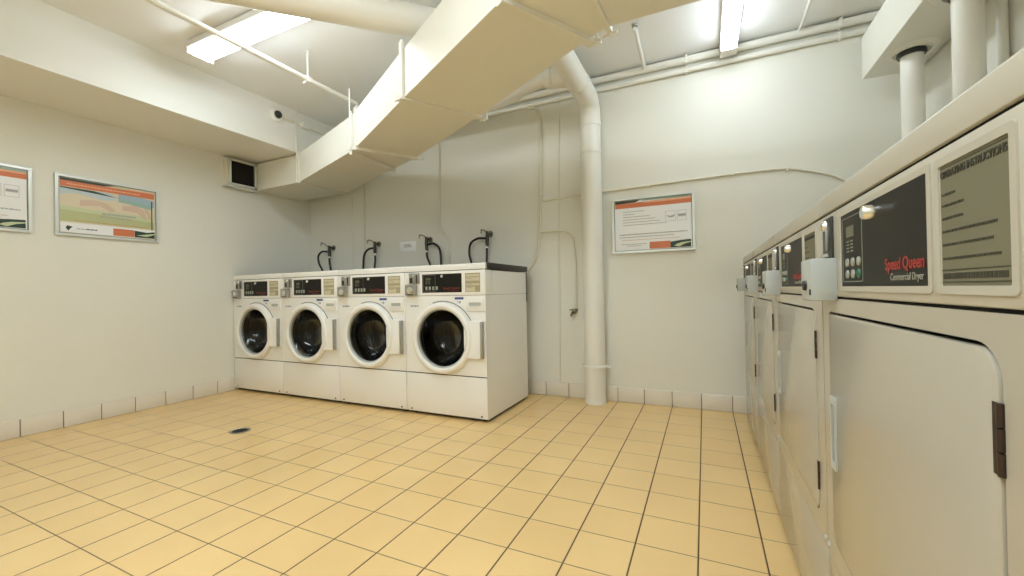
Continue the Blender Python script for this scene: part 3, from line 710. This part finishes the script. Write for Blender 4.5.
run('wall_pipe', 'thin horizontal pipe crossing behind the drop pipe and curving down behind the dryers', 'pipe', [(2.84, -.0085, 1.655), (3.36, -.0085, 1.672), (4.30, -.0085, 1.690), (4.62, -.0085, 1.685), (4.98, -.0085, 1.56), (5.10, -.0085, 1.0)], .008, bend=.5, clips=[(3.70, -.0085, 1.677, 'x'), (4.28, -.0085, 1.689, 'x'), (4.60, -.0085, 1.675, 'x')])
r = run('wall_pipe', 'thin curved water pipe ending in a small tap, left of the drop pipe', 'pipe', [(2.82, -.012, 1.390), (3.10, -.012, 1.385), (3.122, -.012, 1.10), (3.120, -.012, .715)], .008, bend=.12)
rr = lambda p: (p[0]-2.82, p[1]+.012, p[2]-1.39)
mb = MB(); mb.tube([rr((3.120, -.012, .73)), rr((3.112, -.03, .705)), rr((3.095, -.06, .700))], .013, n=12); mb.tube([rr((3.10, -.055, .700)), rr((3.10, -.055, .728))], .006, n=8)
mb.tube([rr((3.075, -.06, .725)), rr((3.122, -.05, .731))], .006, n=8); mb.tube([rr((3.095, -.06, .70)), rr((3.085, -.068, .675))], .010, n=10); mb.build('stop_tap', 'brass', r)
run('wall_conduit', 'faint narrow vertical conduit on the back wall just left of the drop pipe', 'conduit', [(3.000, -.006, 2.47), (2.962, -.006, .118)], .006, 'wall', group=G)

# ------------------------------------------------------------------ dome camera on the soffit face, with its conduit
r = empty('dome_camera', 'white dome camera with a dark lens on the soffit above the left wall', 'security camera', (.67, -.885, 2.487))
mb = MB(); mb.lathe([(.062, .0), (.062, .014), (.054, .024), (.040, .028), (0, .028)], (0, 0, 0), 'x', n=32); mb.build('camera_base', 'whiteplastic', r)
mb = MB(); mb.lathe([(.034, .028), (.032, .040), (.022, .052), (.010, .057), (0, .058)], (0, 0, 0), 'x', n=28); mb.build('camera_dome', 'black', r)
r = empty('camera_conduit', 'short conduit with a junction box beside the dome camera on the soffit', 'conduit', (.67, -.82, 2.485))
mb = MB(); mb.tube([(.012, 0, 0), (.012, .80, -.005)], .009, n=8); mb.build('pipe_run', 'conduit', r)
mb = MB(); mb.box((0, .17, -.028), (.04, .25, .028), None, .006); mb.build('junction_box', 'pipe', r)

# ------------------------------------------------------------------ exhaust duct and flues behind the dryers
r = empty('exhaust_duct', 'white boxed exhaust duct above the dryers, with a round flue opening in its underside', 'duct', (5.08, -.23, 2.10))
ex = lambda p: (p[0]-5.08, p[1]+.23, p[2]-2.10)
MB().box(ex((4.95, -4.6, 2.10)), ex((5.205, -.23, 2.345)), None, .002).build('duct_body', 'duct', r)
for y in (-.50, -1.00):
    mb = MB(); mb.lathe([(.050, -.006), (.106, -.006), (.112, .0)], ex((5.079, y, 2.10)), 'z', n=40); mb.lathe([(.070, -.005), (.073, -.013), (.077, -.013), (.080, -.005)], ex((5.079, y, 2.10)), 'z', n=40); mb.build('flue_plate', 'duct', r)
    mb = MB(); mb.lathe([(.040, -.004), (.058, -.008), (.060, -.020), (.054, -.032), (.044, -.030)], ex((5.079, y, 2.10)), 'z', n=24); mb.build('flue_clamp', 'dsteel', r)
fl = ['white vertical flue pipe entering the boxed exhaust duct, leftmost of those above the dryers', 'wide white vertical flue pipe above the dryers, nearer the camera', 'narrow pipe on the right wall beside the nearer flue pipe']
for (y, rad, x), lb in zip(((-.50, .046, 5.079), (-1.00, .048, 5.079), (-.955, .018, 5.199)), fl):
    f = empty('flue_pipe', lb, 'pipe', (x, y, 0), 0, 'flue pipes behind the dryers')
    MB().tube([(0, 0, .02), (0, 0, 2.10 if rad > .03 else 2.09)], rad, n=28).build('pipe_run', 'pipe', f)
    mb = MB(); mb.lathe([(rad, -.015), (rad+.003, -.012), (rad+.003, .012), (rad, .015)], (0, 0, 1.20), 'z', n=28); mb.build('joint_band', 'pipe', f)

# ------------------------------------------------------------------ floor drain
r = empty('floor_drain', 'small round dark floor drain in the yellow tiles', 'drain', (1.276, -1.608, 0))
mb = MB(); mb.lathe([(.060, .0005), (.060, .003), (.048, .004), (.045, .001)], (0, 0, 0), 'z', n=28); mb.build('drain_ring', 'steel', r)
mb = MB(); mb.lathe([(0, .0015), (.046, .0015)], (0, 0, 0), 'z', n=28); 
mb.build('drain_well', 'gap', r)
mb = MB()
for k in range(-3, 4):
    h = math.sqrt(.044**2-(.0125*k)**2); mb.box((-h, .0125*k-.002, .0015), (h, .0125*k+.002, .0035))
mb.build('drain_grate', 'dsteel', r)
